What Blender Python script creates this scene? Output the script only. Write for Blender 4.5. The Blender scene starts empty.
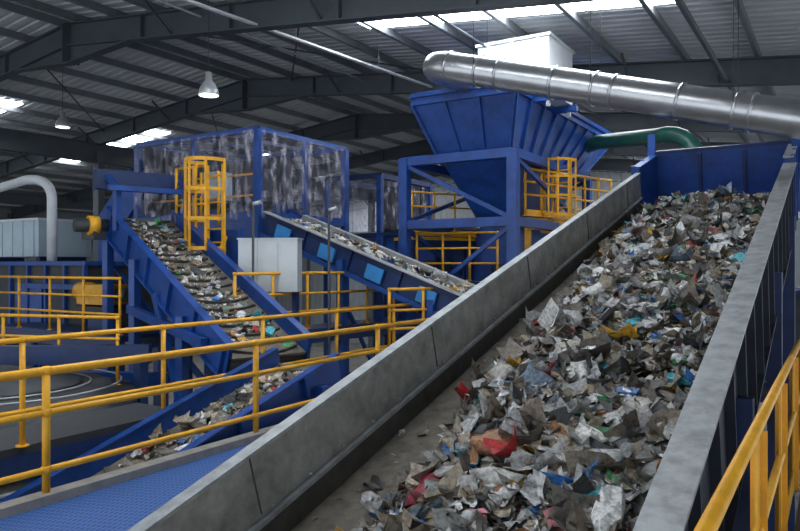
import bpy, math, random
import numpy as np
from mathutils import Vector as V
random.seed(4)
CH=6.0   # eye level above hall floor; all coordinates below are relative to eye level in z
FL=-6.0
sc=bpy.context.scene
A=V((.5299,.8480,0)); Bv=V((.8480,-.5299,0)); UP=V((0,0,1))

# ---------------- materials ----------------
def mat(name,col,rough=.5,metal=0,noise=.15,nscale=6,col2=None,bump=0,emit=None,estr=0,coat=0):
    m=bpy.data.materials.new(name); m.use_nodes=True
    nt=m.node_tree; b=nt.nodes['Principled BSDF']
    b.inputs['Roughness'].default_value=rough; b.inputs['Metallic'].default_value=metal
    tc=nt.nodes.new('ShaderNodeTexCoord'); n=nt.nodes.new('ShaderNodeTexNoise')
    n.inputs['Scale'].default_value=nscale; n.inputs['Detail'].default_value=8; n.inputs['Roughness'].default_value=.65
    nt.links.new(tc.outputs['Object'],n.inputs['Vector'])
    r=nt.nodes.new('ShaderNodeValToRGB')
    c2=col2 or tuple(c*(1-noise*3 if noise<.3 else .2) for c in col)
    r.color_ramp.elements[0].position=.3; r.color_ramp.elements[0].color=(*c2,1)
    r.color_ramp.elements[1].position=.62; r.color_ramp.elements[1].color=(*col,1)
    nt.links.new(n.outputs['Fac'],r.inputs['Fac']); nt.links.new(r.outputs['Color'],b.inputs['Base Color'])
    if bump:
        bp=nt.nodes.new('ShaderNodeBump'); bp.inputs['Strength'].default_value=bump
        nt.links.new(n.outputs['Fac'],bp.inputs['Height']); nt.links.new(bp.outputs['Normal'],b.inputs['Normal'])
    if emit:
        b.inputs['Emission Color'].default_value=(*emit,1); b.inputs['Emission Strength'].default_value=estr
    return m
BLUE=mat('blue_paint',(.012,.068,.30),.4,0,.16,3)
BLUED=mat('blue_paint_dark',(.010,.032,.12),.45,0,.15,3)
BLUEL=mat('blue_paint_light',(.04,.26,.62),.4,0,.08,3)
YEL=mat('yellow_paint',(.82,.40,.016),.42,0,.1,5)
GALV=mat('galvanised_steel',(.46,.48,.50),.42,.5,.08,5)
DUCT=mat('duct_steel',(.58,.59,.60),.3,.85,.06,3)
WALLG=mat('conveyor_wall_steel',(.34,.335,.315),.6,.1,.1,4.5,col2=(.15,.145,.13),bump=.15)
FLANGE=mat('flange_steel',(.38,.40,.41),.5,.3,.1,7,col2=(.20,.21,.215))
SKIRT=mat('rubber_skirt',(.075,.07,.062),.7,0,.15,7)
BELT=mat('belt_rubber',(.075,.07,.062),.75,0,.1,12,col2=(.035,.033,.03),bump=.3)
BELTL=mat('belt_dusty',(.17,.15,.12),.8,0,.1,9,col2=(.07,.062,.05),bump=.3)
DARK=mat('dark_steel',(.045,.05,.055),.55,.2,.1,5)
DARKIN=mat('shade_backing_sheet',(.03,.03,.036),.5,0,.1,5)  # near-black colour standing in for shade inside the curtained rooms
SIDEP=mat('conveyor_side_plate',(.030,.038,.055),.5,.1,.1,4)
STEELG=mat('rafter_grey',(.060,.072,.085),.6,.0,.08,2)
PURL=mat('purlin_galv',(.17,.185,.20),.5,.2,.08,3)
ROOF=mat('roof_liner',(.54,.56,.58),.6,0,.08,.8)
WHITE=mat('white_sheet',(.66,.69,.71),.5,0,.05,2)
PALE=mat('pale_blue_sheet',(.45,.56,.62),.5,0,.05,2)
CAB=mat('grey_cabinet_paint',(.52,.56,.58),.5,0,.06,2)
FLOORM=mat('floor_concrete',(.17,.162,.15),.75,0,.1,1.2,col2=(.07,.067,.06),bump=.2)
KERB=mat('kerb_concrete',(.34,.32,.29),.8,0,.1,6,bump=.2)
CLAD=mat('wall_cladding',(.24,.26,.28),.6,.1,.05,2)
CLADW=mat('wall_cladding_white',(.70,.73,.75),.6,0,.05,2)
GREEN=mat('green_pipe',(.025,.13,.10),.4,0,.1,3)
SKY=mat('rooflight_sheet',(.8,.85,.9),.5,0,.02,2,emit=(.90,.95,1),estr=17)
FARGLOW=mat('added_glow_sheet',(.8,.85,.9),.5,0,.02,2,emit=(.88,.95,1),estr=1.0)  # emissive sheet for the panels added to brighten the far wall
LAMPG=mat('lamp_lens',(.8,.8,.8),.4,0,.02,2,emit=(1,.97,.9),estr=2.5)
def meshmat():
    m=bpy.data.materials.new('blue_mesh_floor'); m.use_nodes=True; nt=m.node_tree; b=nt.nodes['Principled BSDF']
    tc=nt.nodes.new('ShaderNodeTexCoord'); mp=nt.nodes.new('ShaderNodeMapping'); mp.inputs['Rotation'].default_value=(0,0,math.radians(58)+.785)
    v=nt.nodes.new('ShaderNodeTexBrick'); v.offset=0; v.inputs['Scale'].default_value=1
    v.inputs['Brick Width'].default_value=.07; v.inputs['Row Height'].default_value=.045; v.inputs['Mortar Size'].default_value=.009
    v.inputs['Color1'].default_value=(.012,.055,.21,1); v.inputs['Color2'].default_value=(.012,.048,.18,1); v.inputs['Mortar'].default_value=(.05,.14,.38,1)
    nt.links.new(tc.outputs['Object'],mp.inputs['Vector']); nt.links.new(mp.outputs['Vector'],v.inputs['Vector'])
    nt.links.new(v.outputs['Color'],b.inputs['Base Color']); b.inputs['Roughness'].default_value=.5
    return m
BMESH=meshmat()
def curtmat():
    m=bpy.data.materials.new('pvc_curtain'); m.use_nodes=True; nt=m.node_tree; b=nt.nodes['Principled BSDF']
    b.inputs['Base Color'].default_value=(.62,.62,.72,1); b.inputs['Roughness'].default_value=.12
    t=nt.nodes.new('ShaderNodeBsdfTransparent'); t.inputs['Color'].default_value=(.88,.87,.94,1)
    x=nt.nodes.new('ShaderNodeMixShader'); n=nt.nodes.new('ShaderNodeTexNoise'); tc=nt.nodes.new('ShaderNodeTexCoord')
    n.inputs['Scale'].default_value=3.0; n.inputs['Detail'].default_value=7
    mp=nt.nodes.new('ShaderNodeMapping'); mp.inputs['Scale'].default_value=(2,2,.9)
    mr=nt.nodes.new('ShaderNodeMapRange'); mr.inputs['From Min'].default_value=.47; mr.inputs['From Max'].default_value=.78
    mr.inputs['To Min'].default_value=.05; mr.inputs['To Max'].default_value=.6
    nt.links.new(tc.outputs['Object'],mp.inputs['Vector']); nt.links.new(mp.outputs['Vector'],n.inputs['Vector'])
    nt.links.new(n.outputs['Fac'],mr.inputs['Value']); nt.links.new(mr.outputs['Result'],x.inputs['Fac'])
    nt.links.new(t.outputs[0],x.inputs[1]); nt.links.new(b.outputs[0],x.inputs[2])
    nt.links.new(x.outputs[0],nt.nodes['Material Output'].inputs['Surface'])
    return m
CURT=curtmat()
def wastemat():
    m=bpy.data.materials.new('mixed_waste'); m.use_nodes=True; nt=m.node_tree; b=nt.nodes['Principled BSDF']
    at=nt.nodes.new('ShaderNodeAttribute'); at.attribute_name='Col'
    tc=nt.nodes.new('ShaderNodeTexCoord'); n=nt.nodes.new('ShaderNodeTexNoise'); n.inputs['Scale'].default_value=28; n.inputs['Detail'].default_value=8
    n.inputs['Roughness'].default_value=.7
    mr=nt.nodes.new('ShaderNodeMapRange'); mr.inputs['From Min'].default_value=.36; mr.inputs['From Max'].default_value=.58
    mr.inputs['To Min'].default_value=.36; mr.inputs['To Max'].default_value=1.05
    mx=nt.nodes.new('ShaderNodeVectorMath'); mx.operation='SCALE'
    nt.links.new(tc.outputs['Object'],n.inputs['Vector']); nt.links.new(n.outputs['Fac'],mr.inputs['Value'])
    nt.links.new(at.outputs['Color'],mx.inputs[0]); nt.links.new(mr.outputs['Result'],mx.inputs['Scale'])
    bp=nt.nodes.new('ShaderNodeBump'); bp.inputs['Strength'].default_value=.7; bp.inputs['Distance'].default_value=.02
    nt.links.new(n.outputs['Fac'],bp.inputs['Height']); nt.links.new(bp.outputs['Normal'],b.inputs['Normal'])
    nt.links.new(mx.outputs[0],b.inputs['Base Color']); b.inputs['Roughness'].default_value=.38
    return m
WASTE=wastemat()

# ---------------- mesh builder ----------------
class G:
    def __init__(s): s.v=[]; s.f=[]; s.m=[]; s.ms=[]; s.sm=[]
    def mi(s,m):
        if m not in s.ms: s.ms.append(m)
        return s.ms.index(m)
    def face(s,idx,m,sm=False): s.f.append(idx); s.m.append(s.mi(m)); s.sm.append(sm)
    def hexa(s,p,m):   # p: 4 bottom, 4 top
        k=len(s.v); s.v+=[V(q) for q in p]
        for f in ((3,2,1,0),(4,5,6,7),(0,1,5,4),(1,2,6,5),(2,3,7,6),(3,0,4,7)): s.face(tuple(k+i for i in f),m)
    def ob(s,c,ax,ay,az,sx,sy,sz,m):
        c=V(c); x=ax*sx/2; y=ay*sy/2; z=az*sz/2
        s.hexa([c-x-y-z,c+x-y-z,c+x+y-z,c-x+y-z,c-x-y+z,c+x-y+z,c+x+y+z,c-x+y+z],m)
    def box(s,c,sx,sy,sz,m,ax=None,ay=None):
        s.ob(c,ax or Bv,ay or A,UP,sx,sy,sz,m)
    def bar(s,p,q,w,h,m,up=UP):
        p=V(p);q=V(q);d=(q-p); L=d.length; d.normalize()
        if abs(d.dot(up))>.98: up=A
        x=d.cross(up).normalized(); z=x.cross(d)
        s.ob((p+q)/2,x,d,z,w,L,h,m)
    def ibeam(s,p,q,w,h,m):
        s.bar(p,q,.02 if w<.3 else .03,h,m)
        p=V(p);q=V(q);d=(q-p).normalized(); x=d.cross(UP).normalized(); z=x.cross(d)
        for k in (-1,1): s.bar(p+z*k*h/2,q+z*k*h/2,w,.035,m)
    def sweep(s,pts,r,m,n=12,caps=True):
        pts=[V(p) for p in pts]; k0=len(s.v); N=len(pts)
        t=(pts[1]-pts[0]).normalized(); x=t.cross(UP)
        if x.length<.05: x=t.cross(A)
        x.normalize()
        for i,p in enumerate(pts):
            if i==0: t=(pts[1]-p).normalized()
            elif i==N-1: t=(p-pts[i-1]).normalized()
            else:
                t1=(p-pts[i-1]).normalized(); t2=(pts[i+1]-p).normalized(); t=(t1+t2).normalized()
            x=(x-t*x.dot(t)).normalized(); y=t.cross(x)
            rr=r[i] if isinstance(r,(list,tuple)) else r
            for j in range(n):
                a=2*math.pi*j/n; s.v.append(p+x*math.cos(a)*rr+y*math.sin(a)*rr)
        for i in range(N-1):
            for j in range(n):
                j2=(j+1)%n; s.face((k0+i*n+j,k0+i*n+j2,k0+(i+1)*n+j2,k0+(i+1)*n+j),m,True)
        if caps:
            s.face(tuple(k0+j for j in range(n))[::-1],m); s.face(tuple(k0+(N-1)*n+j for j in range(n)),m)
    def tube(s,p,q,r,m,n=10): s.sweep([p,q],r,m,n)
    def lathe(s,c,prof,m,n=20): 
        c=V(c); s.sweep([c+UP*z for r,z in prof],[max(r,.002) for r,z in prof],m,n,True)
    def done(s,name):
        me=bpy.data.meshes.new(name)
        co=np.array([tuple(v) for v in s.v]); c=(co.min(0)+co.max(0))/2
        me.from_pydata([tuple(v) for v in (co-c)],[],s.f)
        for m in s.ms: me.materials.append(m)
        me.polygons.foreach_set('material_index',s.m); me.polygons.foreach_set('use_smooth',s.sm)
        me.update()
        o=bpy.data.objects.new(name,me); o.location=(c[0],c[1],c[2]+CH); sc.collection.objects.link(o); return o

def arc(p0,p1,p2,n=6):
    p0,p1,p2=V(p0),V(p1),V(p2)
    return [p0*(1-t)**2+p1*2*t*(1-t)+p2*t*t for t in [i/n for i in range(n+1)]]
def Z(c,z): return V((c.x,c.y,z))

# ---------------- building ----------------
AP=V((-8.8,18.7,6.7)); SL=.11; SP=6.6
def R(m,s,dz=0): # roof point ; s>0 right slope
    p=AP+A*m+Bv*s; p.z=AP.z-SL*abs(s)+dz; return p
M0,M1=-19.8,33.0; SLf,SRt=-27,28
g=G(); g.box(AP+A*((M0+M1)/2)+Bv*.5+V((0,0,-AP.z+FL-.15)),SRt-SLf,M1-M0,.3,FLOORM); g.done('floor')
g=G()
for sd,se in ((1,SRt),(-1,-SLf)):
    ms=[];x=M0
    while x<M1:
        ms+=[(x,0),(x+.2,0),(x+.225,.05),(x+.305,.05)]; x+=.33
    k=len(g.v)
    for (mm,z) in ms: g.v.append(R(mm,0,z)); g.v.append(R(mm,sd*se,z))
    for i in range(len(ms)-1): g.face((k+2*i,k+2*i+1,k+2*i+3,k+2*i+2),ROOF)
    g.hexa([R(M0,0,.12),R(M0,sd*se,.12),R(M1,sd*se,.12),R(M1,0,.12),R(M0,0,.2),R(M0,sd*se,.2),R(M1,sd*se,.2),R(M1,0,.2)],ROOF)
g.done('ceiling')
g=G()
for sd,se in ((1,SRt),(-1,-SLf)):
    s=.35
    while s<se:
        g.bar(R(M0,sd*s,-.11),R(M1,sd*s,-.11),.04,.18,PURL)
        g.bar(R(M0,sd*s-.03,-.20),R(M1,sd*s-.03,-.20),.08,.02,PURL)
        s+=1.55
g.done('roof_purlins')
for k in range(-3,6):
    m=k*SP; g=G()
    for sd,se in ((1,SRt-.3),(-1,-SLf-.3)):
        g.ibeam(R(m,0,-.55),R(m,sd*se,-.55),.26,.58,STEELG)
        g.hexa([R(m,0,-1.3)-A*.02,R(m,sd*2.6,-.8)-A*.02,R(m,sd*2.6,-.8)+A*.02,R(m,0,-1.3)+A*.02,
                R(m,0,-.7)-A*.02,R(m,sd*2.6,-.7)-A*.02,R(m,sd*2.6,-.7)+A*.02,R(m,0,-.7)+A*.02],STEELG)
        g.bar(R(m,0,-1.3),R(m,sd*2.6,-.84),.26,.035,STEELG)
        for ss in (4,8.5,13,17.5,22):
            for q in (-1,1): g.bar(R(m,sd*ss,-.8),R(m+q*.8,sd*ss,-.2),.05,.05,STEELG)
        for ss in (3,6,9,12,15,18,21,24): g.box(R(m,sd*ss,-.55),.03,.24,.56,STEELG)
        e=R(m,sd*se,-.5); g.box(V((e.x,e.y,(e.z+FL)/2)),.5,.28,e.z-FL,STEELG)
    c=R(m,-8.3,-1.1); g.box(V((c.x,c.y,(c.z+FL)/2)),.35,.3,c.z-FL,STEELG)
    g.bar(R(m,0,-.3),R(m,0,-1.3),.03,.5,STEELG)
    g.done('roof_frame')
g=G(); g.ibeam(R(M0,-8.3,-1.2),R(M1,-8.3,-1.2),.4,.75,STEELG)
g.ibeam(R(M0,-20,-.9),R(M1,-20,-.9),.3,.5,STEELG); g.done('valley_beam')
g=G()
for k in range(-2,5):
    for sd in (1,-1):
        m0=2.5+SP*k
        for i in range(4):
            a=7.6+i*1.8; b=a+1.76
            for mo in (-.28,.28):   # twin sheets per strip
                g.hexa([R(m0+mo-.26,sd*a,-.03),R(m0+mo-.26,sd*b,-.03),R(m0+mo+.26,sd*b,-.03),R(m0+mo+.26,sd*a,-.03),
                    R(m0+mo-.26,sd*a,-.01),R(m0+mo-.26,sd*b,-.01),R(m0+mo+.26,sd*b,-.01),R(m0+mo+.26,sd*a,-.01)],SKY)
g.done('rooflight_panels')
def wall(name,p,q,z0,z1,m,m2,split):
    g=G(); p=V(p);q=V(q);d=(q-p);L=d.length;d.normalize(); nn=d.cross(UP)
    g.bar(V((p.x,p.y,(z0+split)/2)),V((q.x,q.y,(z0+split)/2)),.2,split-z0,m)
    g.bar(V((p.x,p.y,(z1+split)/2)),V((q.x,q.y,(z1+split)/2)),.2,z1-split,m2)
    x=0
    while x<L:
        c=p+d*x
        for s_ in (-1,1):
            g.ob(V((c.x,c.y,(z0+split)/2))+nn*.11*s_,d,nn,UP,.12,.06,split-z0,m)
            g.ob(V((c.x,c.y,(split+z1)/2))+nn*.11*s_,d,nn,UP,.12,.06,z1-split,m2)
        x+=.45
    g.done(name)
l0=AP+A*M0+Bv*SLf; l1=AP+A*M1+Bv*SLf; r1=AP+A*M1+Bv*SRt
wall('wall_left',l0,l1,FL,3.6,CLAD,CLAD,1.0)
wall('wall_far',l1,r1,FL,6.6,CLAD,CLADW,2.6)
g=G()
for k in range(6,9):
    c=l1.lerp(r1,(k+.5)/9)-A*.22; g.box(Z(c,3.5),4.6,.06,1.3,FARGLOW)  # added glowing panels that lift the dark far wall, not real glazing
    for j in range(5): g.box(Z(c-Bv*(2.3-1.15*j)-A*.05,3.5),.08,.08,1.4,PURL)
g.done('far_wall_glow_1')
g=G()
for z in (-2,0,1.6,2.9): g.bar(V((l0.x,l0.y,z))+Bv*.3,V((l1.x,l1.y,z))+Bv*.3,.12,.2,PURL)
g.done('wall_rails')

# ---------------- conveyors ----------------
def pt(O,n,d,w,u,v,h): return O+n*u+d*v+w*h
def conveyor(name,O,n,d,W,v0,v1,hw,deep,wm,om,legs,tb=.05,fl=.12,ribs=.9,belt=BELT,flm=None,cleat=0,beltend=None,skirt=False,legm=BLUE,fll=None):
    w=n.cross(d).normalized(); P=lambda u,v,h: pt(O,n,d,w,u,v,h); g=G(); L=v1-v0; vm=(v0+v1)/2
    bv=beltend or v1
    for sd,u in ((-1,0),(1,W)):
        f_=fll if (fll and sd<0) else fl
        g.ob(P(u+sd*tb*.25,vm,-hw/2),n,d,w,tb*.5,L,hw,wm)
        g.ob(P(u+sd*tb*.75,vm,-deep/2),n,d,w,tb*.5,L,deep,om)
        g.ob(P(u+sd*(f_/2-.02),vm,.012),n,d,w,f_,L,.024,flm or om)
        g.ob(P(u+sd*(tb+.03),vm,-deep),n,d,w,.09,L,.03,om)
        if ribs:
            x=v0+.1
            while x<v1:
                g.ob(P(u+sd*(tb+.035),x,-deep/2),n,d,w,.07,.03,deep-.02,om); x+=ribs
        if skirt:
            g.ob(P(u-sd*.02,(v0+bv)/2,-hw+.09),n,d,w,.03,bv-v0,.2,SKIRT)
            g.ob(P(u-sd*.03,(v0+bv)/2,-hw+.2),n,d,w,.04,bv-v0,.03,FLANGE)
            x=v0+.2
            while x<bv:
                g.tube(P(u-sd*.0,x,-hw+.24),P(u-sd*.03,x,-hw+.24),.014,FLANGE,6); x+=.4
            x=v0+.5
            while x<bv:
                g.ob(P(u-sd*.003,x,-.2),n,d,w,.012,.008,.4,SKIRT); x+=2.4
    g.ob(P(W/2,(v0+bv)/2,-hw-.02),n,d,w,W-.02,bv-v0,.04,belt)
    g.ob(P(W/2,(v0+bv)/2,-hw-.38 if deep>.8 else -deep+.03),n,d,w,W-.02,bv-v0,.03,belt)
    rr=.17 if deep>.8 else max(.06,(deep-hw)/2-.02)
    for x in (v0+rr,bv-rr): g.tube(P(0,x,-hw-.02-rr),P(W,x,-hw-.02-rr),rr,DARK,16)
    x=v0+.8
    while x<bv-.3: g.tube(P(0,x,-hw-.1),P(W,x,-hw-.1),.05,DARK,8); x+=1.2
    if cleat:
        x=v0+.2
        while x<bv-.1:
            pts=[P(W*(.06+.88*i/8),x-.16*math.sin(math.pi*i/8),-hw+.02) for i in range(9)]
            for i in range(8): g.bar(pts[i],pts[i+1],.035,.05,SKIRT,up=w)
            x+=cleat
    for v in legs:
        for u in (-.1,W+.1):
            t=P(u,v,-deep*.6); g.box(V((t.x,t.y,(t.z+FL)/2)),.16,.16,t.z-FL,legm); g.box(V((t.x,t.y,FL+.02)),.35,.35,.04,legm)
        a=P(-.1,v,-deep-.1);b=P(W+.1,v,-deep-.1); g.bar(a,b,.12,.14,legm)
        if a.z-FL>2.5:
            g.bar(V((a.x,a.y,a.z-.3)),V((b.x,b.y,a.z-2.2)),.07,.07,legm)
            g.bar(V((a.x,a.y,a.z-2.2)),V((b.x,b.y,a.z-2.2)),.1,.1,legm)
    return g,P,w
d0=V((.5094,.8159,.2733)).normalized(); n0=Bv.copy(); O0=V((-1.384,3.73,-1.414))+Bv*.04; W0=2.36
CE=11.4
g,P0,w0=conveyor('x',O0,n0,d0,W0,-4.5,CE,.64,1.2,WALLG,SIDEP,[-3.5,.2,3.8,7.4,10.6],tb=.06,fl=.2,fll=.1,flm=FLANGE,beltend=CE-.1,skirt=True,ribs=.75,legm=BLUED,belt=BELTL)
for sd,u in ((-1,0),(1,W0)):
    g.ob(P0(u+sd*.05,(CE+13.1)/2,-.55),n0,d0,w0,.08,13.1-CE,1.3,BLUE)
    g.ob(P0(u+sd*.06,(CE+13.1)/2,.12),n0,d0,w0,.16,13.1-CE,.03,FLANGE if sd>0 else BLUE)
    for x in (CE+.05,12.2,12.95): g.ob(P0(u+sd*.12,x,-.5),n0,d0,w0,.08,.06,1.3,BLUE)
g.ob(P0(W0/2,13.0,-.6),n0,d0,w0,W0+.2,.06,1.5,BLUE); g.ob(P0(W0/2,13.02,.17),n0,d0,w0,W0+.3,.14,.06,BLUED)
for u in (.8,1.6): g.ob(P0(u,12.95,-.6),n0,d0,w0,.06,.05,1.4,BLUED)
g.box(P0(-.1,12.95,.1),.14,.14,.9,BLUE)
g.box(P0(W0+.12,12.7,.25),.14,.14,.9,BLUE)
c=P0(W0/2,12.2,-1.3); g.box(V((c.x,c.y,c.z-.6)),2.3,1.4,1.6,BLUE)
for sx in (-1,1):
    for sy in (-1,1):
        q=c+Bv*sx*1.05+A*sy*.6; g.box(V((q.x,q.y,(c.z-.8+FL)/2)),.2,.2,c.z-.8-FL,BLUED)
g.done('inclined_waste_conveyor')

d1=V((-.59,.705,.393)).normalized(); n1=V((.767,.642,0)).normalized(); O1=V((-2.2,11,-1.0))-n1*.65
g,P1,w1=conveyor('x',O1,n1,d1,1.3,-.45,5.6,.22,.55,BLUE,BLUE,[1.2,3.6,5.3],tb=.06,fl=.14,ribs=1.1,cleat=.3,belt=BELTL)
for u in (-.08,1.38): g.box(P1(u,5.0,.2),.12,.12,.9,BLUE)
g.bar(P1(-.3,5.0,.62),P1(1.6,5.0,.62),.1,.1,BLUE)
g.bar(P1(-.3,5.9,.5),P1(1.6,5.9,.5),.3,.4,BLUED)
g.bar(P1(-.08,5.0,.6),P1(-.08,5.9,.6),.1,.1,BLUE); g.bar(P1(1.38,5.0,.6),P1(1.38,5.9,.6),.1,.1,BLUE)
g.tube(P1(-.1,5.3,-.3),P1(-.75,5.3,-.3),.14,DARK,14); g.tube(P1(-.3,5.3,-.3),P1(-.5,5.3,-.3),.2,YEL,14)
g.box(P1(-.35,5.3,-.5),.4,.3,.2,DARK)
g.bar(P1(1.4,.2,-.5),P1(1.4,.2,-.5)+V((0,0,-1.2)),.12,.12,BLUE)
g.bar(P1(1.4,1.4,-.6),P1(1.4,.2,-.5)+V((0,0,-1.2)),.1,.1,BLUE)
g.bar(P1(-.1,2.4,-.5),P1(-.1,.9,-.5)+V((0,0,-1.6)),.12,.12,BLUE)
g.bar(P1(-.14,.2,-.3),P1(-.14,3.4,-1.25),.12,.16,BLUE)
g.done('belt_conveyor')

d2=V((-.798,.498,.338)).normalized(); O2=V((1.3,14,-.48))-A*.6
g,P2,w2=conveyor('x',O2,A.copy(),d2,1.2,-.3,5.0,.12,.5,GALV,BLUED,[.3,2.6],tb=.06,fl=.2,flm=GALV,ribs=1.3,belt=BELTL)
for v in (.4,1.7,3.0,4.3): g.ob(P2(-.13,v,-.28),A,d2,w2,.06,.42,.3,BLUEL)
g.bar(P2(-.1,-.3,-.52),P2(-.1,5.0,-.52),.12,.1,BLUE,up=w2)
g.done('belt_conveyor')

O3=V((-3.8,7.2,-2.31))
g,P3,w3=conveyor('x',O3,n0,d0,1.05,-4.2,3.9,.22,.42,BLUE,BLUE,[-2.5,0.6,3.4],tb=.05,fl=.12,ribs=1.2,cleat=.3,belt=BELTL)
g.done('belt_conveyor')

# ---------------- waste ----------------
PAL=[((.62,.62,.60),14),((.82,.83,.83),11),((.42,.42,.41),14),((.36,.31,.24),12),((.25,.20,.15),13),((.13,.115,.095),12),((.05,.05,.052),8),
     ((.15,.17,.12),4),((.50,.42,.30),7),((.03,.17,.50),2.2),((.06,.42,.50),1.7),((.50,.025,.025),1.4),((.60,.22,.24),.7),((.72,.40,.04),.8),((.05,.28,.10),1.0),((.18,.25,.33),3),((.42,.20,.09),1.4)]
pc=np.array([p[0] for p in PAL]); pw=np.array([p[1] for p in PAL]); pw=pw/pw.sum()
def ico():
    import bmesh
    b=bmesh.new(); bmesh.ops.create_icosphere(b,subdivisions=2,radius=1); b.verts.ensure_lookup_table()
    v=np.array([tuple(x.co) for x in b.verts]); f=np.array([[x.index for x in q.verts] for q in b.faces]); b.free(); return v,f
IV,IF=ico()
def rots(rng,N,tilt):
    yaw=rng.uniform(0,2*np.pi,N); ax=rng.uniform(0,2*np.pi,N); t=rng.normal(0,tilt,N)
    c,s=np.cos(yaw),np.sin(yaw); Z_=np.zeros(N); O=np.ones(N)
    Rz=np.stack([c,-s,Z_,s,c,Z_,Z_,Z_,O],1).reshape(N,3,3)
    kx,ky=np.cos(ax),np.sin(ax); c,s=np.cos(t),np.sin(t); C=1-c
    Rt=np.stack([c+kx*kx*C,kx*ky*C,ky*s,kx*ky*C,c+ky*ky*C,-kx*s,-ky*s,kx*s,c],1).reshape(N,3,3)
    return Rt@Rz
BXV=np.array([[x,y,z] for z in (-1,1) for y in (-1,1) for x in (-1,1)],float); BXF=np.array([[0,2,3,1],[4,5,7,6],[0,1,5,4],[2,6,7,3],[0,4,6,2],[1,3,7,5]])
cyl=[[math.cos(a)*r,math.sin(a)*r,z] for z,r in ((-1,.8),(-.9,1),(.45,1),(.75,.45),(1,.4)) for a in [math.pi*i/4 for i in range(8)]]
CYV=np.array(cyl)[:,[2,0,1]]*np.array([1,.38,.38]); CYF=np.array([[i*8+j,i*8+(j+1)%8,(i+1)*8+(j+1)%8,(i+1)*8+j] for i in range(4) for j in range(8)])
def waste(name,O,n,d,w,u0,u1,v0,v1,hf,count,blobs,smed,seed,base=True,special=(),bright=1.0,rows=0,tilt=.38,solids=0,edge=None):
    rng=np.random.default_rng(seed); VV=[];CC=[];off=0
    ft=[]; smooth=[]
    def place(N,mg):
        u=rng.uniform(u0+mg,u1-mg,N); v=rng.uniform(v0+mg,v1-mg,N)
        if edge is not None:
            e=edge(v)+rng.exponential(.05,N)-.02; bad=(u<e)&(rng.random(N)<.97)
            u=np.where(bad,e+(u1-mg-e)*rng.random(N),u)
        return u,v
    if base:
        nu=int((u1-u0)/.05)+2; nv=int((v1-v0)/.05)+2
        uu,vv=np.meshgrid(np.linspace(u0,u1,nu),np.linspace(v0,v1,nv))
        hh=hf(uu,vv)+rng.normal(0,.016,uu.shape)-.03
        p=np.stack([uu+rng.normal(0,.012,uu.shape),vv+rng.normal(0,.012,uu.shape),hh],-1).reshape(-1,3)
        i=np.arange(nu*nv).reshape(nv,nu); q=np.stack([i[:-1,:-1],i[:-1,1:],i[1:,1:],i[1:,:-1]],-1).reshape(-1,4)
        VV.append(p); ft.append(q.tolist()); smooth+= [False]*len(q); CC.append(np.repeat(pc[rng.choice([3,4,4,5,5,6],len(p))]*.55,1,0)); off+=len(p)
    N=count
    u,v=place(N,.02)
    if rows:
        v=np.round(v/rows)*rows+rng.normal(0,.035,N)
        v=np.clip(v,v0,v1)
    sz=smed*np.exp(rng.normal(0,.62,N)); sz=np.clip(sz,.018,smed*3.4); asp=np.where(rng.random(N)<.25,rng.uniform(.12,.4,N),rng.uniform(.45,1,N))
    gi=np.linspace(-.5,.5,4); gx,gy=np.meshgrid(gi,gi); gx=gx.ravel();gy=gy.ravel()
    x=gx[None]*sz[:,None]+rng.normal(0,.10,(N,16))*sz[:,None]; y=gy[None]*(sz*asp)[:,None]+rng.normal(0,.10,(N,16))*(sz*asp)[:,None]
    z=rng.normal(0,.075,(N,16))*(sz)[:,None]+ (gx[None]**2*rng.normal(0,.8,(N,1))+gy[None]**2*rng.normal(0,.8,(N,1))+gx[None]*gy[None]*rng.normal(0,.6,(N,1)))*sz[:,None]
    p=np.stack([x,y,z],-1); p=np.einsum('nij,nkj->nki',rots(rng,N,tilt),p)
    h=np.maximum(hf(u,v),-.64 if base else -9); p[:,:,0]+=u[:,None]; p[:,:,1]+=v[:,None]; p[:,:,2]+=(h+rng.uniform(-.02,.035,N)+sz*.08)[:,None]
    p[:,:,0]=np.clip(p[:,:,0],u0-.0,u1)
    col=pc[rng.choice(len(pc),N,p=pw)]*rng.uniform(.6,1.15,(N,1))*bright
    idx=np.arange(16).reshape(4,4); q=np.stack([idx[:-1,:-1],idx[:-1,1:],idx[1:,1:],idx[1:,:-1]],-1).reshape(-1,4)
    ft.append((q[None]+(off+np.arange(N)*16)[:,None,None]).reshape(-1,4).tolist()); VV.append(p.reshape(-1,3)); CC.append(np.repeat(col,16,0)*rng.uniform(.75,1.1,(N*16,1))); off+=N*16
    smooth+=np.repeat(rng.random(N)<.75,9).tolist()
    for (cnt,TV,TF,sc3,sm) in ((solids,BXV,BXF,(1,.7,.3),False),(solids,CYV,CYF,(1,1,1),True)):
        N=cnt
        if not N: continue
        u,v=place(N,.1); s_=smed*.6*np.exp(rng.normal(0,.3,N)); K=len(TV)
        p=(TV*np.array(sc3))[None]*s_[:,None,None]+rng.normal(0,.12,(N,K,3))*s_[:,None,None]*(.6 if sm else 1)*np.array([1,.6,.5])
        p=np.einsum('nij,nkj->nki',rots(rng,N,.35),p)
        p[:,:,0]+=u[:,None];p[:,:,1]+=v[:,None];p[:,:,2]+=(hf(u,v)+s_*.3+.01)[:,None]; p[:,:,0]=np.clip(p[:,:,0],u0,u1)
        ci=rng.choice([3,8,8,16,0,10,9,4],N) if not sm else rng.choice([0,1,2,9,10,11,14,15,7],N)
        col=pc[ci]*rng.uniform(.7,1.1,(N,1))*bright
        ft.append((TF[None]+(off+np.arange(N)*K)[:,None,None]).reshape(-1,4).tolist()); VV.append(p.reshape(-1,3)); CC.append(np.repeat(col,K,0)); off+=N*K
        smooth+=[sm]*(N*len(TF))
    sp=list(special); N=blobs+len(sp)
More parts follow.
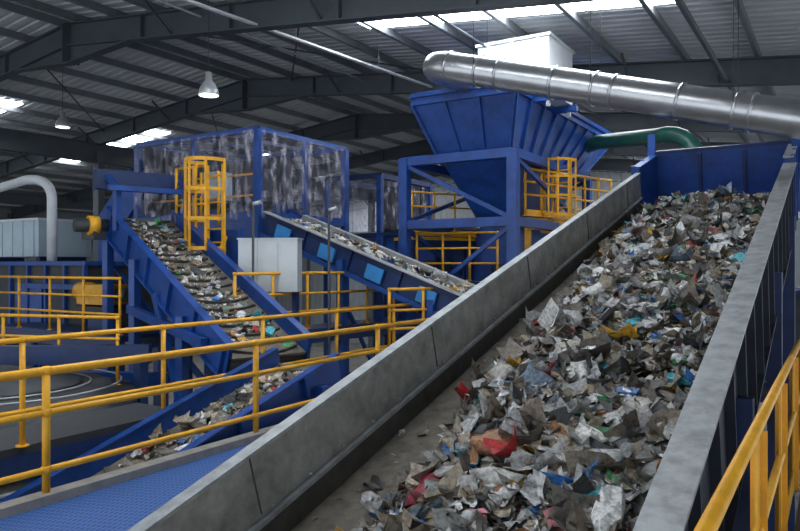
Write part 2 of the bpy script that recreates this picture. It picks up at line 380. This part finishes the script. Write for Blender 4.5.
    if N:
        u,v=place(N,.08); sz=smed*.55*np.exp(rng.normal(0,.42,N))
        ci=rng.choice(len(pc),N,p=pw); big=sz>smed*.8; ci=np.where(big&(rng.random(N)<.7),rng.choice([0,1,1,2,8],N),ci)
        col=pc[ci]*rng.uniform(.7,1.15,(N,1))*bright
        for i,(su,sv,ss,scol) in enumerate(sp): u[i]=su;v[i]=sv;sz[i]=ss;col[i]=scol
        K=len(IV); r=1+rng.normal(0,.19,(N,K)); p=IV[None]*r[...,None]*sz[:,None,None]
        p*=np.stack([rng.uniform(.8,1.6,N),rng.uniform(.45,1,N),rng.uniform(.25,.55,N)],1)[:,None,:]
        p=np.einsum('nij,nkj->nki',rots(rng,N,.3),p)
        p[:,:,0]+=u[:,None];p[:,:,1]+=v[:,None];p[:,:,2]+=(hf(u,v)+sz*.2+.02)[:,None]
        p[:,:,0]=np.clip(p[:,:,0],u0,u1)
        ft.append((IF[None]+(off+np.arange(N)*K)[:,None,None]).reshape(-1,3).tolist()); VV.append(p.reshape(-1,3)); CC.append(np.repeat(col,K,0)*rng.uniform(.8,1.1,(N*K,1))); off+=N*K
        smooth+=np.repeat(rng.random(N)<.3,len(IF)).tolist()
    p=np.concatenate(VV); c=np.concatenate(CC)
    Wd=np.array(O)[None]+p[:,:1]*np.array(n)[None]+p[:,1:2]*np.array(d)[None]+p[:,2:3]*np.array(w)[None]
    ctr=(Wd.min(0)+Wd.max(0))/2
    me=bpy.data.meshes.new(name); fs=[f for t in ft for f in t]
    me.from_pydata((Wd-ctr).tolist(),[],fs); at=me.color_attributes.new('Col','FLOAT_COLOR','POINT')
    at.data.foreach_set('color',np.concatenate([np.clip(c,0,1),np.ones((len(c),1))],1).ravel().astype(np.float32))
    me.polygons.foreach_set('use_smooth',smooth)
    me.materials.append(WASTE); me.update()
    o=bpy.data.objects.new(name,me); o.location=(ctr[0],ctr[1],ctr[2]+CH); sc.collection.objects.link(o)
def edge0(v): return np.clip(.56-.047*np.clip(v,0,11)+.05*np.sin(v*1.3)+.04*np.sin(v*3.1+1),.04,1)
def hbig(u,v):
    t=np.clip((u-edge0(v))/.55,0,1); t=t*t*(3-2*t)
    amp=.36-.12*np.clip((v-7.5)/3,0,1)
    return -.69+amp*t+.05*np.sin(v*2.3+u*2)*t+.035*np.sin(v*5.1+u*7)*t+.03*np.sin(u*9-v*3)*t
sp=[(.97,1.35,.13,(.30,.012,.04)),(1.86,1.75,.18,(.84,.85,.82)),(1.75,1.95,.13,(.76,.75,.7)),(1.05,1.65,.07,(.03,.35,.65)),(1.12,1.5,.06,(.05,.42,.6)),
    (1.6,5.75,.13,(.03,.30,.12)),(.85,1.95,.06,(.6,.03,.02)),(.8,2.2,.05,(.55,.03,.02)),(1.35,1.45,.15,(.60,.59,.55)),(.9,2.7,.16,(.42,.40,.36)),
    (2.1,3.2,.08,(.08,.42,.50)),(1.7,4.1,.13,(.75,.75,.74)),(1.2,6.5,.13,(.7,.7,.7)),(2.15,4.7,.12,(.03,.06,.15)),(1.0,4.9,.13,(.7,.7,.68)),(1.9,7.2,.12,(.8,.8,.8)),(1.5,8.6,.10,(.8,.8,.82)),(1.95,2.5,.16,(.5,.47,.42)),(.7,1.1,.08,(.3,.33,.36)),
    (1.4,3.1,.13,(.78,.78,.75)),(2.0,5.6,.13,(.78,.78,.78)),(1.1,3.7,.12,(.6,.57,.48)),(1.65,2.9,.05,(.04,.4,.5)),(1.3,2.3,.11,(.45,.38,.28)),(2.1,1.2,.14,(.8,.8,.78)),(1.55,.9,.12,(.7,.7,.66)),(2.2,2.2,.12,(.78,.78,.78))]
waste('mixed_waste_heap',O0,n0,d0,w0,.04,W0-.03,-3.5,10.9,hbig,17500,2300,.082,1,special=sp,bright=1.0,solids=260,edge=edge0)
flat=lambda hh: (lambda u,v: np.zeros_like(u)+hh)
waste('mixed_waste_layer',O1,n1,d1,w1,.15,1.15,-.2,5.3,flat(-.20),420,45,.075,2,base=False,bright=1.3,rows=.3,tilt=.2,solids=16)
waste('mixed_waste_layer',O2,A,d2,w2,.08,1.12,-.2,4.9,flat(-.10),1700,160,.07,3,base=False,bright=1.5,tilt=.25)
waste('mixed_waste_layer',O3,n0,d0,w0,.15,.9,-4,3.6,flat(-.20),420,55,.08,4,base=False,bright=1.3,rows=.3,tilt=.2,solids=14)

# ---------------- railings & walkways ----------------
def railing(name,p,q,np_,h=1.1,rails=(1.1,.74,.25),r=.03,toe=False):
    p=V(p);q=V(q);g=G()
    for z in rails: g.tube(p+UP*z,q+UP*z,r if z==rails[0] else r*.85,YEL,10)
    for i in range(np_):
        c=p.lerp(q,i/(np_-1)); g.tube(c,c+UP*h,r,YEL,10); g.lathe(c,[(r*2.2,0),(r*2.2,.015)],YEL,10)
        for z in rails: g.lathe(c+UP*(z-r*1.1),[(r*.9,0),(r*1.35,r*.4),(r*1.35,r*1.8),(r*.9,r*2.2)],YEL,10)
    if toe: g.bar(p+UP*.08,q+UP*.08,.012,.15,YEL)
    g.done(name)
nb=V((-2.9,6.2,-2.0))
railing('yellow_handrail',nb-A*5.34,nb+A*7.4,6,r=.034)
fb=n0*(-7.15)+V((0,0,-1.87))
railing('yellow_handrail',fb+A*.5,fb+A*13.0,8,r=.03,rails=(1.1,.72,.36))
rb=V((.83,1.9,-1.82))
g=G()
g.tube(rb-A*2+UP*1.1,rb+A*9+UP*1.1,.026,YEL,12); g.tube(rb-A*2+UP*.62,rb+A*9+UP*.62,.024,YEL,12)
for m in (-1.4,1.45,2.95,4.45,6,7.5,9):
    c=rb+A*m; g.ob(c+UP*.52,Bv,A,UP,.012,.14,1.1,YEL); g.ob(c+UP*.52+A*.065,Bv,A,UP,.07,.012,1.1,YEL)
g.ob(rb+A*3.5+UP*.09,Bv,A,UP,.012,11,.16,YEL)
g.done('yellow_handrail')
def slab(name,p,q,wd,side,m,kerb=None,lm=BLUED,th=.08):
    p=V(p);q=V(q);d=(q-p).normalized();x=d.cross(UP)*side; g=G(); c=(p+q)/2+x*wd/2
    g.ob(c-UP*th/2,x,d,UP,wd,(q-p).length,th,m)
    for k in (0.03,wd-.03): g.bar(p+x*k-UP*(th+.1),q+x*k-UP*(th+.1),.08,.2,lm)
    if kerb: g.bar(p-x*.04+UP*.0,q-x*.04+UP*.0,.16,.16,kerb)
    L=(q-p).length; nl=max(2,int(L/3)+1)
    for i in range(nl):
        for k in (.08,wd-.08):
            t=p+d*(.1+(L-.2)*i/(nl-1))+x*k; g.box(V((t.x,t.y,(t.z-th+FL)/2)),.12,.12,t.z-th-FL,lm)
    g.done(name)
slab('mesh_walkway',nb-A*5.5+Bv*.06-UP*.02,nb+A*7.4+Bv*.06-UP*.02,2.25,1,BMESH,kerb=KERB)
slab('grating_walkway',fb+A*.3,fb+A*6.2,.95,-1,DARK)
slab('grating_walkway',rb-A*2.2+Bv*.05,rb+A*9.2+Bv*.05,1.3,1,DARK)

# ---------------- hopper ----------------
def rect(c,s,m,z):
    c=V((c[0],c[1],z)); return [c-Bv*s,c,c+A*m,c-Bv*s+A*m]
g=G()
top=rect((2.45,14.8),2.55,7.4,3.72)
bc=V((2.45,14.8,0))-Bv*.35+A*.5
bot=rect((bc.x,bc.y),1.75,5.0,2.5)
rim=[p+UP*.18 for p in top]
def shell(lo,hi,m,t=.05,ribs=6,rw=.07):
    c=sum(lo+hi,V((0,0,0)))/8
    for i in range(4):
        j=(i+1)%4; a,b,cc,dd=lo[i],lo[j],hi[j],hi[i]; nrm=(b-a).cross(dd-a).normalized()
        if nrm.dot((a+cc)/2-c)<0: nrm=-nrm
        g.hexa([a,b,b-nrm*t,a-nrm*t,dd,cc,cc-nrm*t,dd-nrm*t],m)
        if ribs:
            L=(cc-dd).length; nr=max(3,int(L/.75))
            for k in range(nr+1):
                f=k/nr; p=a.lerp(b,f)+nrm*rw/2; q=dd.lerp(cc,f)+nrm*rw/2; g.bar(p,q,.05,rw,m,up=nrm)
shell(bot,top,BLUE)
shell(top,rim,BLUE,ribs=0)
for i in range(4): g.bar(rim[i],rim[(i+1)%4],.14,.1,BLUE); g.bar(top[i],top[(i+1)%4],.12,.1,BLUE); g.bar(bot[i],bot[(i+1)%4],.14,.12,BLUE)
low=[p.lerp(sum(bot,V((0,0,0)))/4,.5)-UP*1.5 for p in bot]
shell(low,bot,BLUE,ribs=0)
lo2=[p-UP*1.0 for p in low]; shell(lo2,low,BLUE,ribs=0)
Cc=V((2.42,14.95,0)); Ls=2.72; Am=5.2
cols=[Cc-Bv*Ls,Cc,Cc+A*Am,Cc-Bv*Ls+A*Am]
for c in cols:
    g.box(V((c.x,c.y,(2.5+FL)/2)),.22,.22,2.5-FL,BLUE); g.box(V((c.x,c.y,FL+.03)),.5,.5,.06,BLUE)
for z in (2.42,.95,-1.2):
    for i in range(4):
        a=V((*cols[i].xy,z)); b=V((*cols[(i+1)%4].xy,z)); g.bar(a,b,.16,.2,BLUE)
for i in (0,2,1,3):
    a=cols[i];b=cols[(i+1)%4]
    g.bar(Z(a,2.35),Z(b,1.0),.09,.09,BLUE); g.bar(Z(b,.9),Z(a,-1.1),.09,.09,BLUE)
g.done('steel_feed_hopper')
g=G()
c=V((2.95,16.4,4.42)); g.box(c,1.7,1.6,1.25,WHITE); 
for k in (-.6,0,.6): g.box(c+Bv*k-A*.82,.04,.05,1.25,WHITE)
g.box(c+UP*.64,1.8,1.7,.06,WHITE)
for sx in (-.8,.8):
    for sy in (-.7,.7): q=c+Bv*sx+A*sy; g.box(V((q.x,q.y,3.7)),.08,.08,.4,GALV)
g.bar(c+V((0,0,-.72))-Bv*1.6+A*.7,c+V((0,0,-.72))+Bv*1.0+A*.7,.1,.15,BLUE); g.bar(c+V((0,0,-.72))-Bv*1.6-A*.7,c+V((0,0,-.72))+Bv*1.0-A*.7,.1,.15,BLUE)
g.done('dust_extraction_box')
g=G()
s0=V((.95,14.35,4.08)); s1=V((7.9,9.95,1.74)); dd=(s1-s0).normalized()
pts=arc(V((1.5,15.5,4.11)),V((.4,14.75,4.23)),s0,8)+[s0+dd*x for x in (.6,1.5,3,4.5,6,7.5,8.6)]
g.sweep(pts,.30,DUCT,24)
for x in (.1,1.25,2.4,3.55,4.7,5.85,7.0,8.1): 
    c=s0+dd*x; g.sweep([c-dd*.025,c+dd*.025],.32,DUCT,24)
for x in (.8,3.2,5.6,7.8):
    c=s0+dd*x; rz=AP.z-SL*abs((c-AP).dot(Bv))-.2
    for k in (-.31,.31): q=c+dd.cross(UP).normalized()*k; g.tube(q,V((q.x,q.y,rz)),.007,DARK,6)
    g.sweep([c-dd*.02,c+dd*.02],.325,DUCT,24)
g.done('ventilation_duct')
g=G()
g.sweep([V((4.6,21.8,3.3)),V((5.4,19.0,3.35)),V((6.4,17.3,3.2))]+arc(V((6.5,17.1,3.2)),V((7.0,16.6,3.15)),V((7.05,16.5,2.3)),6)+[V((7.05,16.5,-6))],.2,GREEN,16)
g.done('green_pipe')

# ---------------- picking cabin ----------------
g=G(); K=V((-3.25,16,0)); ca,cb=3.34,4.2; zt,zb=3.12,1.15
cor=[K-Bv*cb,K,K+A*ca,K-Bv*cb+A*ca]
for i,c in enumerate(cor):
    g.box(V((c.x,c.y,(zt+FL)/2)),.16,.16,zt-FL,BLUE)
mid=[K-Bv*cb/2,K+A*ca/2,K-Bv*cb/2+A*ca]
for c in mid: g.box(V((c.x,c.y,(zt+zb)/2)),.1,.1,zt-zb,BLUE)
for z,hh,mm in ((zt,.12,BLUE),(zb,.2,BLUE),(zb-.75,.12,BLUE)):
    for i in range(4): g.bar(Z(cor[i],z),Z(cor[(i+1)%4],z),.12,hh,mm)
fc=sum(cor,V((0,0,0)))/4
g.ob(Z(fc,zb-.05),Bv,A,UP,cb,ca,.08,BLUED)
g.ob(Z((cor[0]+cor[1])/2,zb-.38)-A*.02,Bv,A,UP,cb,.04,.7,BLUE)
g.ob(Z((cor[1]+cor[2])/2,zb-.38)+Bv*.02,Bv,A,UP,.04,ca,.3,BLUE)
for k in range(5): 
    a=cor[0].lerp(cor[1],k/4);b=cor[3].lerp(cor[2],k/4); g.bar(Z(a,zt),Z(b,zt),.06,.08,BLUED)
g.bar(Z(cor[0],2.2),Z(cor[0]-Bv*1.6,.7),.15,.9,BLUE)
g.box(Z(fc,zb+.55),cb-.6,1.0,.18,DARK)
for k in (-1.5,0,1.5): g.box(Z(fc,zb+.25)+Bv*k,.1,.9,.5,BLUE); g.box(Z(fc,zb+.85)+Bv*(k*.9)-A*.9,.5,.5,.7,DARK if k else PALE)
for z in (.5,1.0): g.tube(Z(cor[0],zb+z)+A*.25,Z(cor[1],zb+z)+A*.25-Bv*.2,.025,YEL,8)
def curtain(a,b,z0,z1,seed=0,m=CURT,lo=14,hi=22):
    L=(b-a).length; d=(b-a).normalized(); x=d.cross(UP); n=int(L/.06); rr=random.Random(seed); i=0
    while i<n:   # overlapping hanging sheets with uneven hems
        wd=rr.randint(lo,hi); e=min(n,i+wd); zz=z0+rr.uniform(-.05,.3); lean=rr.uniform(-.06,.06); k=len(g.v)
        for j in range(i,e+1):
            o=x*(.05*math.sin(j*.9)+.03*math.sin(j*.37)+lean); q=a+d*(L*j/n)
            g.v+= [Z(q+o,zz+.03*math.sin(j*.5)),Z(q+o*.5,z1)]
        for j in range(e-i): g.face((k+2*j,k+2*j+2,k+2*j+3,k+2*j+1),m,True)
        i=e-1 if e<n else n
curtain(cor[0]-A*.12,cor[1]-A*.12,zb-.05,zt-.02,1); curtain(cor[1]+Bv*.12,cor[2]+Bv*.12,zb-.05,zt-.02,2)
curtain(cor[3]-A*.2,cor[3].lerp(cor[2],.6)-A*.2,zb+.5,zt-.05,3,DARKIN,7,12); curtain(cor[0]+Bv*.25,cor[3]+Bv*.25,zb+.1,zt-.05,6,DARKIN)  # black backing sheets: the cabin's interior shade put in as colour
g.done('picking_cabin')
g=G(); K2=V((-.6,21,0)); cr=[K2-Bv*2,K2,K2+A*3,K2-Bv*2+A*3]
for c in cr: g.box(V((c.x,c.y,(2.7+FL)/2)),.16,.16,2.7-FL,BLUE)
for z in (2.7,.9):
    for i in range(4): g.bar(Z(cr[i],z),Z(cr[(i+1)%4],z),.12,.16,BLUED)
curtain(cr[0],cr[1],.9,2.7,4); curtain(cr[1],cr[2],.9,2.7,5); curtain(cr[3],cr[2],.9,2.7,5,DARKIN)  # last sheet is black backing, added as the enclosure's inner shade
g.done('curtained_enclosure')

# ---------------- ladder with cage ----------------
g=G(); c=V((-3.85,14.6,0)); lx=Bv; ly=A
for k in (-.24,.24): g.bar(Z(c+lx*k,-1.3),Z(c+lx*k,2.1),.06,.07,YEL)
z=-1.2
while z<2: g.tube(Z(c-lx*.24,z),Z(c+lx*.24,z),.02,YEL,6); z+=.28
def hoop(z,r=.42):
    return [Z(c-ly*.15+lx*r*math.cos(a)-ly*r*1.3*math.sin(a),z) for a in [math.pi*i/12 for i in range(13)]]
for z in (.35,.95,1.55,2.15):
    hp=[Z(c+lx*.24,z)]+hoop(z)+[Z(c-lx*.24,z)]
    for i in range(len(hp)-1): g.bar(hp[i],hp[i+1],.02,.07,YEL)
h0=hoop(.3);h1=hoop(2.18)
for i in (0,3,6,9,12): g.bar(h0[i],h1[i],.05,.03,YEL)
for k in (-1.2,-.65): 
    for j in (0,.7): g.tube(Z(c+lx*k*1.0+ly*j,.9),Z(c+lx*k+ly*j,2.1),.03,YEL,8)
for z in (2.1,1.7,1.3): g.tube(Z(c-lx*1.2,z),Z(c-lx*.24,z),.025,YEL,8)
g.box(Z(c,-1.35)+ly*0,1.0,.9,.1,BLUED)
for sx in (-.4,.4):
    for sy in (-.35,.35): q=c+lx*sx+ly*sy; g.box(V((q.x,q.y,(-1.4+FL)/2)),.1,.1,-1.4-FL,BLUED)
g.box(Z(c,-.25)+ly*.3,.95,.12,2.0,BLUE)
for k in (-1,1): g.bar(Z(c+lx*.3*k,.6),Z(c+lx*.42*k-ly*.5,-.2),.06,.06,YEL)
g.box(Z(c,.12)-ly*.3,.7,.5,.12,YEL)
g.done('caged_ladder')

g=G(); c=V((-2.5,13.5,0.0)); ax=V((1,-.12,0)).normalized(); ay=V((.12,1,0)).normalized()
g.ob(c,ax,ay,UP,1.16,.35,1.0,CAB)
for k in (-.2,.2): g.ob(c+ax*k*1.0-ay*.18,ax,ay,UP,.012,.02,.96,GALV)
g.ob(c+UP*.51,ax,ay,UP,1.2,.38,.03,CAB)
for k in (-.5,.5): q=c+ax*k; g.box(V((q.x,q.y,(-.5+FL)/2)),.1,.1,-.5-FL,BLUED)
g.done('control_cabinet')
g=G()
for x,y,z1 in ((-2.75,13.1,1.15),(-1.35,13.3,1.05)): g.tube((x,y,z1),(x,y,FL),.025,DARK,8); g.tube((x,y,z1),(x+.15,y,z1+.04),.04,GALV,8)
g.done('instrument_post')

railing('yellow_handrail',V((-2.95,12.5,-1.25)),V((.4,16.6,-1.25)),7,r=.03,rails=(1.1,.7,.35))
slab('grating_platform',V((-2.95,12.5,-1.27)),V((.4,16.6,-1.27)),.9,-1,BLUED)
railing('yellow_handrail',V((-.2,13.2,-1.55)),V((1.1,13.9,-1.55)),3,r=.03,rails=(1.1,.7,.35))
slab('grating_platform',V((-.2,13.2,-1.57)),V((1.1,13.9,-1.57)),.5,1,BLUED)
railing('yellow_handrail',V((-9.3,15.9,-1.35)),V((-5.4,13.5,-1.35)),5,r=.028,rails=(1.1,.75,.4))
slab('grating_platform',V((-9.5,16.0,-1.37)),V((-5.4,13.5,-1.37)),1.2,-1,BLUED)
railing('yellow_handrail',V((-9.0,12.6,-1.95)),V((-4.6,11.4,-1.95)),5,r=.028,rails=(1.1,.75,.4))
railing('yellow_handrail',V((2.9,16.2,1.15)),V((5.6,18.6,1.15)),7,r=.032,rails=(1.1,.8,.5),toe=True)
railing('yellow_handrail',V((2.6,17.4,1.15)),V((5.2,19.8,1.15)),6,r=.03,rails=(1.1,.75,.4),toe=True)
slab('grating_platform',V((3.0,16.4,1.13)),V((5.6,18.7,1.13)),1.0,-1,YEL,lm=YEL)
# ladder cage on the hopper platform
g=G(); c=V((3.9,16.9,0))
for k in (-.22,.22): g.bar(Z(c+Bv*k,-1.2),Z(c+Bv*k,2.55),.05,.06,YEL)
z=-1.0
while z<2.5: g.tube(Z(c-Bv*.22,z),Z(c+Bv*.22,z),.018,YEL,6); z+=.3
for z in (1.2,1.65,2.1,2.5):
    hp=[Z(c-A*.1+Bv*.38*math.cos(a)-A*.5*math.sin(a),z) for a in [math.pi*i/10 for i in range(11)]]
    for i in range(10): g.bar(hp[i],hp[i+1],.02,.06,YEL)
for i in (0,2,4,6,8,10):
    a=math.pi*i/10; q=c-A*.1+Bv*.38*math.cos(a)-A*.5*math.sin(a); g.bar(Z(q,1.15),Z(q,2.55),.04,.02,YEL)
for k in (-.22,.22): q=c+Bv*k; g.box(V((q.x,q.y,(-1.2+FL)/2)),.1,.1,-1.2-FL,BLUED)
g.done('caged_ladder')
railing('yellow_handrail',V((.3,17.6,.75)),V((2.0,18.6,.75)),4,r=.028,rails=(1.1,.75,.4),toe=True)
slab('grating_platform',V((.3,17.6,.73)),V((2.0,18.6,.73)),.9,-1,YEL,lm=BLUED)
railing('yellow_handrail',V((.4,16.6,-.35)),V((2.2,15.8,-.35)),4,r=.028,rails=(1.1,.75,.4))
slab('grating_platform',V((.4,16.6,-.37)),V((2.2,15.8,-.37)),.8,-1,BLUED)

def machine(name,c,sx,sy,z0,z1,m,trim,ax=None):
    g=G(); c=V(c); h=z1-z0
    g.box(Z(c,(z0+z1)/2),sx,sy,h,m)
    nr=max(2,int(sx/.7))
    for i in range(nr+1):
        g.box(Z(c,(z0+z1)/2)+Bv*(-sx/2+sx*i/nr)-A*(sy/2+.04),.07,.09,h,trim)
    for z in (z0,z1): g.box(Z(c,z),sx+.2,sy+.2,.1,trim)
    g.box(Z(c,(z0+z1)/2-.1)-A*(sy/2+.02),sx*.25,.05,h*.55,trim)
    for a in (-1,1):
        for b in (-1,1):
            q=c+Bv*a*(sx/2-.1)+A*b*(sy/2-.1); g.box(V((q.x,q.y,(z0+FL)/2)),.18,.18,z0-FL,trim)
    return g
g=machine('x',(-8.6,18.3,0),4.6,2.2,-1.7,.05,DARK,BLUE)
g.box(V((-8.2,16.9,-.5)),2.2,.5,.12,BLUE); g.box(V((-6.9,17.6,.35)),1.2,.7,.6,BLUE); g.done('waste_baler')
g=machine('x',(1.6,20.2,0),3.4,2.2,-2,.9,BLUE,BLUED); g.done('screening_machine')
g=machine('x',(-7.0,21.5,0),3.2,2.0,-.5,1.6,BLUED,BLUE); g.done('screening_machine')
g=machine('x',(7.4,22.5,0),4.0,2.0,-3,.7,BLUED,BLUE); g.done('screening_machine')
g=machine('x',(8.5,16.5,0),2.4,1.8,-3,-.6,DARK,BLUED); g.done('screening_machine')
g=G(); c=V((-6.4,15.2,-.62)); g.box(c,1.0,.7,.42,YEL); g.tube(c-Bv*.9+UP*.05,c-Bv*.5+UP*.05,.2,YEL,16); g.tube(c+Bv*.5,c+Bv*.85,.16,DARK,16)
g.box(c-UP*.3,1.3,.8,.1,DARK); g.box(V((c.x,c.y,(c.z-.35+FL)/2)),.5,.5,c.z-.35-FL,BLUED); g.done('drive_motor_unit')
g=G(); g.box(V((-11.0,20.8,.75)),3.6,1.6,1.0,PALE)
for k in range(7): g.box(V((-11.0,20.8,.75))+Bv*(-1.6+k*.53)-A*.81,.03,.03,1.0,PALE)
for k in (-1.6,1.6): q=V((-11,20.8,0))+Bv*k; g.box(V((q.x,q.y,(.25+FL)/2)),.2,1.4,.25-FL,BLUED)
g.box(V((-11.0,20.8,1.28)),3.7,1.7,.06,WHITE); g.done('pale_storage_cabin')
g=G(); g.sweep([V((-14.5,22.5,2.0)),V((-11,19.3,2.15))]+arc(V((-9.6,18.0,2.2)),V((-8.75,17.5,2.22)),V((-8.7,17.5,1.7)),8)+[V((-8.7,17.5,.1))],.12,WHITE,14)
g.done('extraction_pipe')
g=G()
c=V((-6.1,10.6,-1.95))
g.lathe(c,[(1.9,-.3),(2.0,-.25),(2.0,-.1),(1.95,-.08),(1.95,.0),(1.6,.02),(1.6,.1),(1.55,.12)],DARK,40)
for rr_ in (1.75,1.3,.9): g.sweep([c+V((rr_*math.cos(a),rr_*math.sin(a),.14)) for a in [2*math.pi*i/40 for i in range(41)]],.015,GALV,6)
g.lathe(c+UP*.12,[(1.2,0),(1.2,.05),(.2,.3),(.02,.32)],DARK,30)
g.lathe(Z(c,FL),[(.8,0),(.7,.2),(.6,3.8)],DARK,20)
g.bar(c+V((-2.2,.6,.5)),c+V((2.0,.9,.5)),.2,.3,BLUED); 
for k in (-2.1,1.9): q=c+V((k,.75,0)); g.box(V((q.x,q.y,(c.z+.5+FL)/2)),.16,.16,c.z+.5-FL,BLUED)
g.done('rotary_screen')
def lowbelt(p,q,wd):
    p=V(p);q=V(q); d=(q-p).normalized(); n=d.cross(UP).normalized()
    g,P,w=conveyor('x',p-n*wd/2,n,d,wd,0,(q-p).length,.1,.35,DARK,BLUED,[.4,(q-p).length-.4],tb=.04,fl=.08,ribs=.9,belt=BELTL,legm=BLUED,flm=GALV)
    g.done('belt_conveyor')
lowbelt((-7.2,6.3,-2.9),(-4.9,9.6,-2.9),.8)
lowbelt((-5.3,5.4,-3.5),(-3.6,9.4,-3.5),.6)
g=G()
for a,b in (((-9,12.8,-2.0),(-4.0,12.2,-2.0)),((-9,13.4,-2.6),(-3.4,11.9,-2.6)),((-8.5,9.4,-3.1),(-3.9,10.0,-3.1))):
    g.bar(a,b,.2,.25,BLUE)
for q in ((-8.8,12.8),(-4.2,12.3),(-8.3,9.4),(-4.1,10.0)): g.box(V((q[0],q[1],(-2.0 if q[1]>12 else -3.1)/2+FL/2)),.18,.18,(-2.0 if q[1]>12 else -3.1)-FL,BLUE)
g.tube((-8.5,9.6,-2.8),(-3.9,10.2,-2.8),.06,WHITE,10)
g.done('blue_support_frame')

# ---------------- lamps & services ----------------
def lamp(p):
    p=V(p); g=G(); rz=AP.z-SL*abs((p-AP).dot(Bv))-.1
    g.lathe(p,[(.22,-.2),(.225,-.19),(.20,-.08),(.13,.06),(.075,.12),(.075,.28),(.03,.3)],GALV,24)
    g.lathe(p-UP*.21,[(.205,0),(.205,.008)],LAMPG,24); g.tube(p+UP*.28,V((p.x,p.y,rz)),.008,DARK,6)
    g.done('high_bay_lamp')
for p in ((-4.1,15,3.85),(-10.6,22,4.55),(1.5,29,4.2)): lamp(p)
g=G(); a=V((-4.2,13.7,5.2)); b=V((.72,20.15,5.2)); d=(b-a).normalized(); g.bar(a-d*14,b+d*1,.09,.05,WHITE)
for x in range(-12,9,3): q=a+d*x; g.tube(q,V((q.x,q.y,AP.z-SL*abs((q-AP).dot(Bv))-.1)),.008,GALV,6)
g.done('cable_tray')
g=G()
for (m0,s0_,m1,s1_) in ((0,2,6.6,8),(6.6,2,0,8),(6.6,9,13.2,15),(-6.6,9,0,15),(0,9,-6.6,15),(6.6,-2,13.2,-8),(0,-2,6.6,-8)):
    g.tube(R(m0,s0_,-.35),R(m1,s1_,-.35),.025,STEELG,8)
g.tube(R(-8,10.5,-.5),R(20,10.5,-.5),.03,STEELG,8)
g.tube(R(-9,15.2,-.75),R(20,15.2,-.75),.06,STEELG,8)
g.tube(R(-9,5,-.45),R(25,5,-.45),.03,GALV,8)
g.done('roof_bracing')

# ---------------- world, camera ----------------
w=bpy.data.worlds.new('World'); sc.world=w; w.use_nodes=True
bg=w.node_tree.nodes['Background']; bg.inputs['Color'].default_value=(.84,.91,1,1); bg.inputs['Strength'].default_value=1.6
cam=bpy.data.cameras.new('Camera'); co=bpy.data.objects.new('Camera',cam); sc.collection.objects.link(co)
co.location=(0,0,CH); co.rotation_euler=(math.radians(90),0,0); cam.lens=31.5; cam.sensor_width=36; cam.clip_start=.05; cam.clip_end=300
sc.camera=co
sc.view_settings.view_transform='Standard'
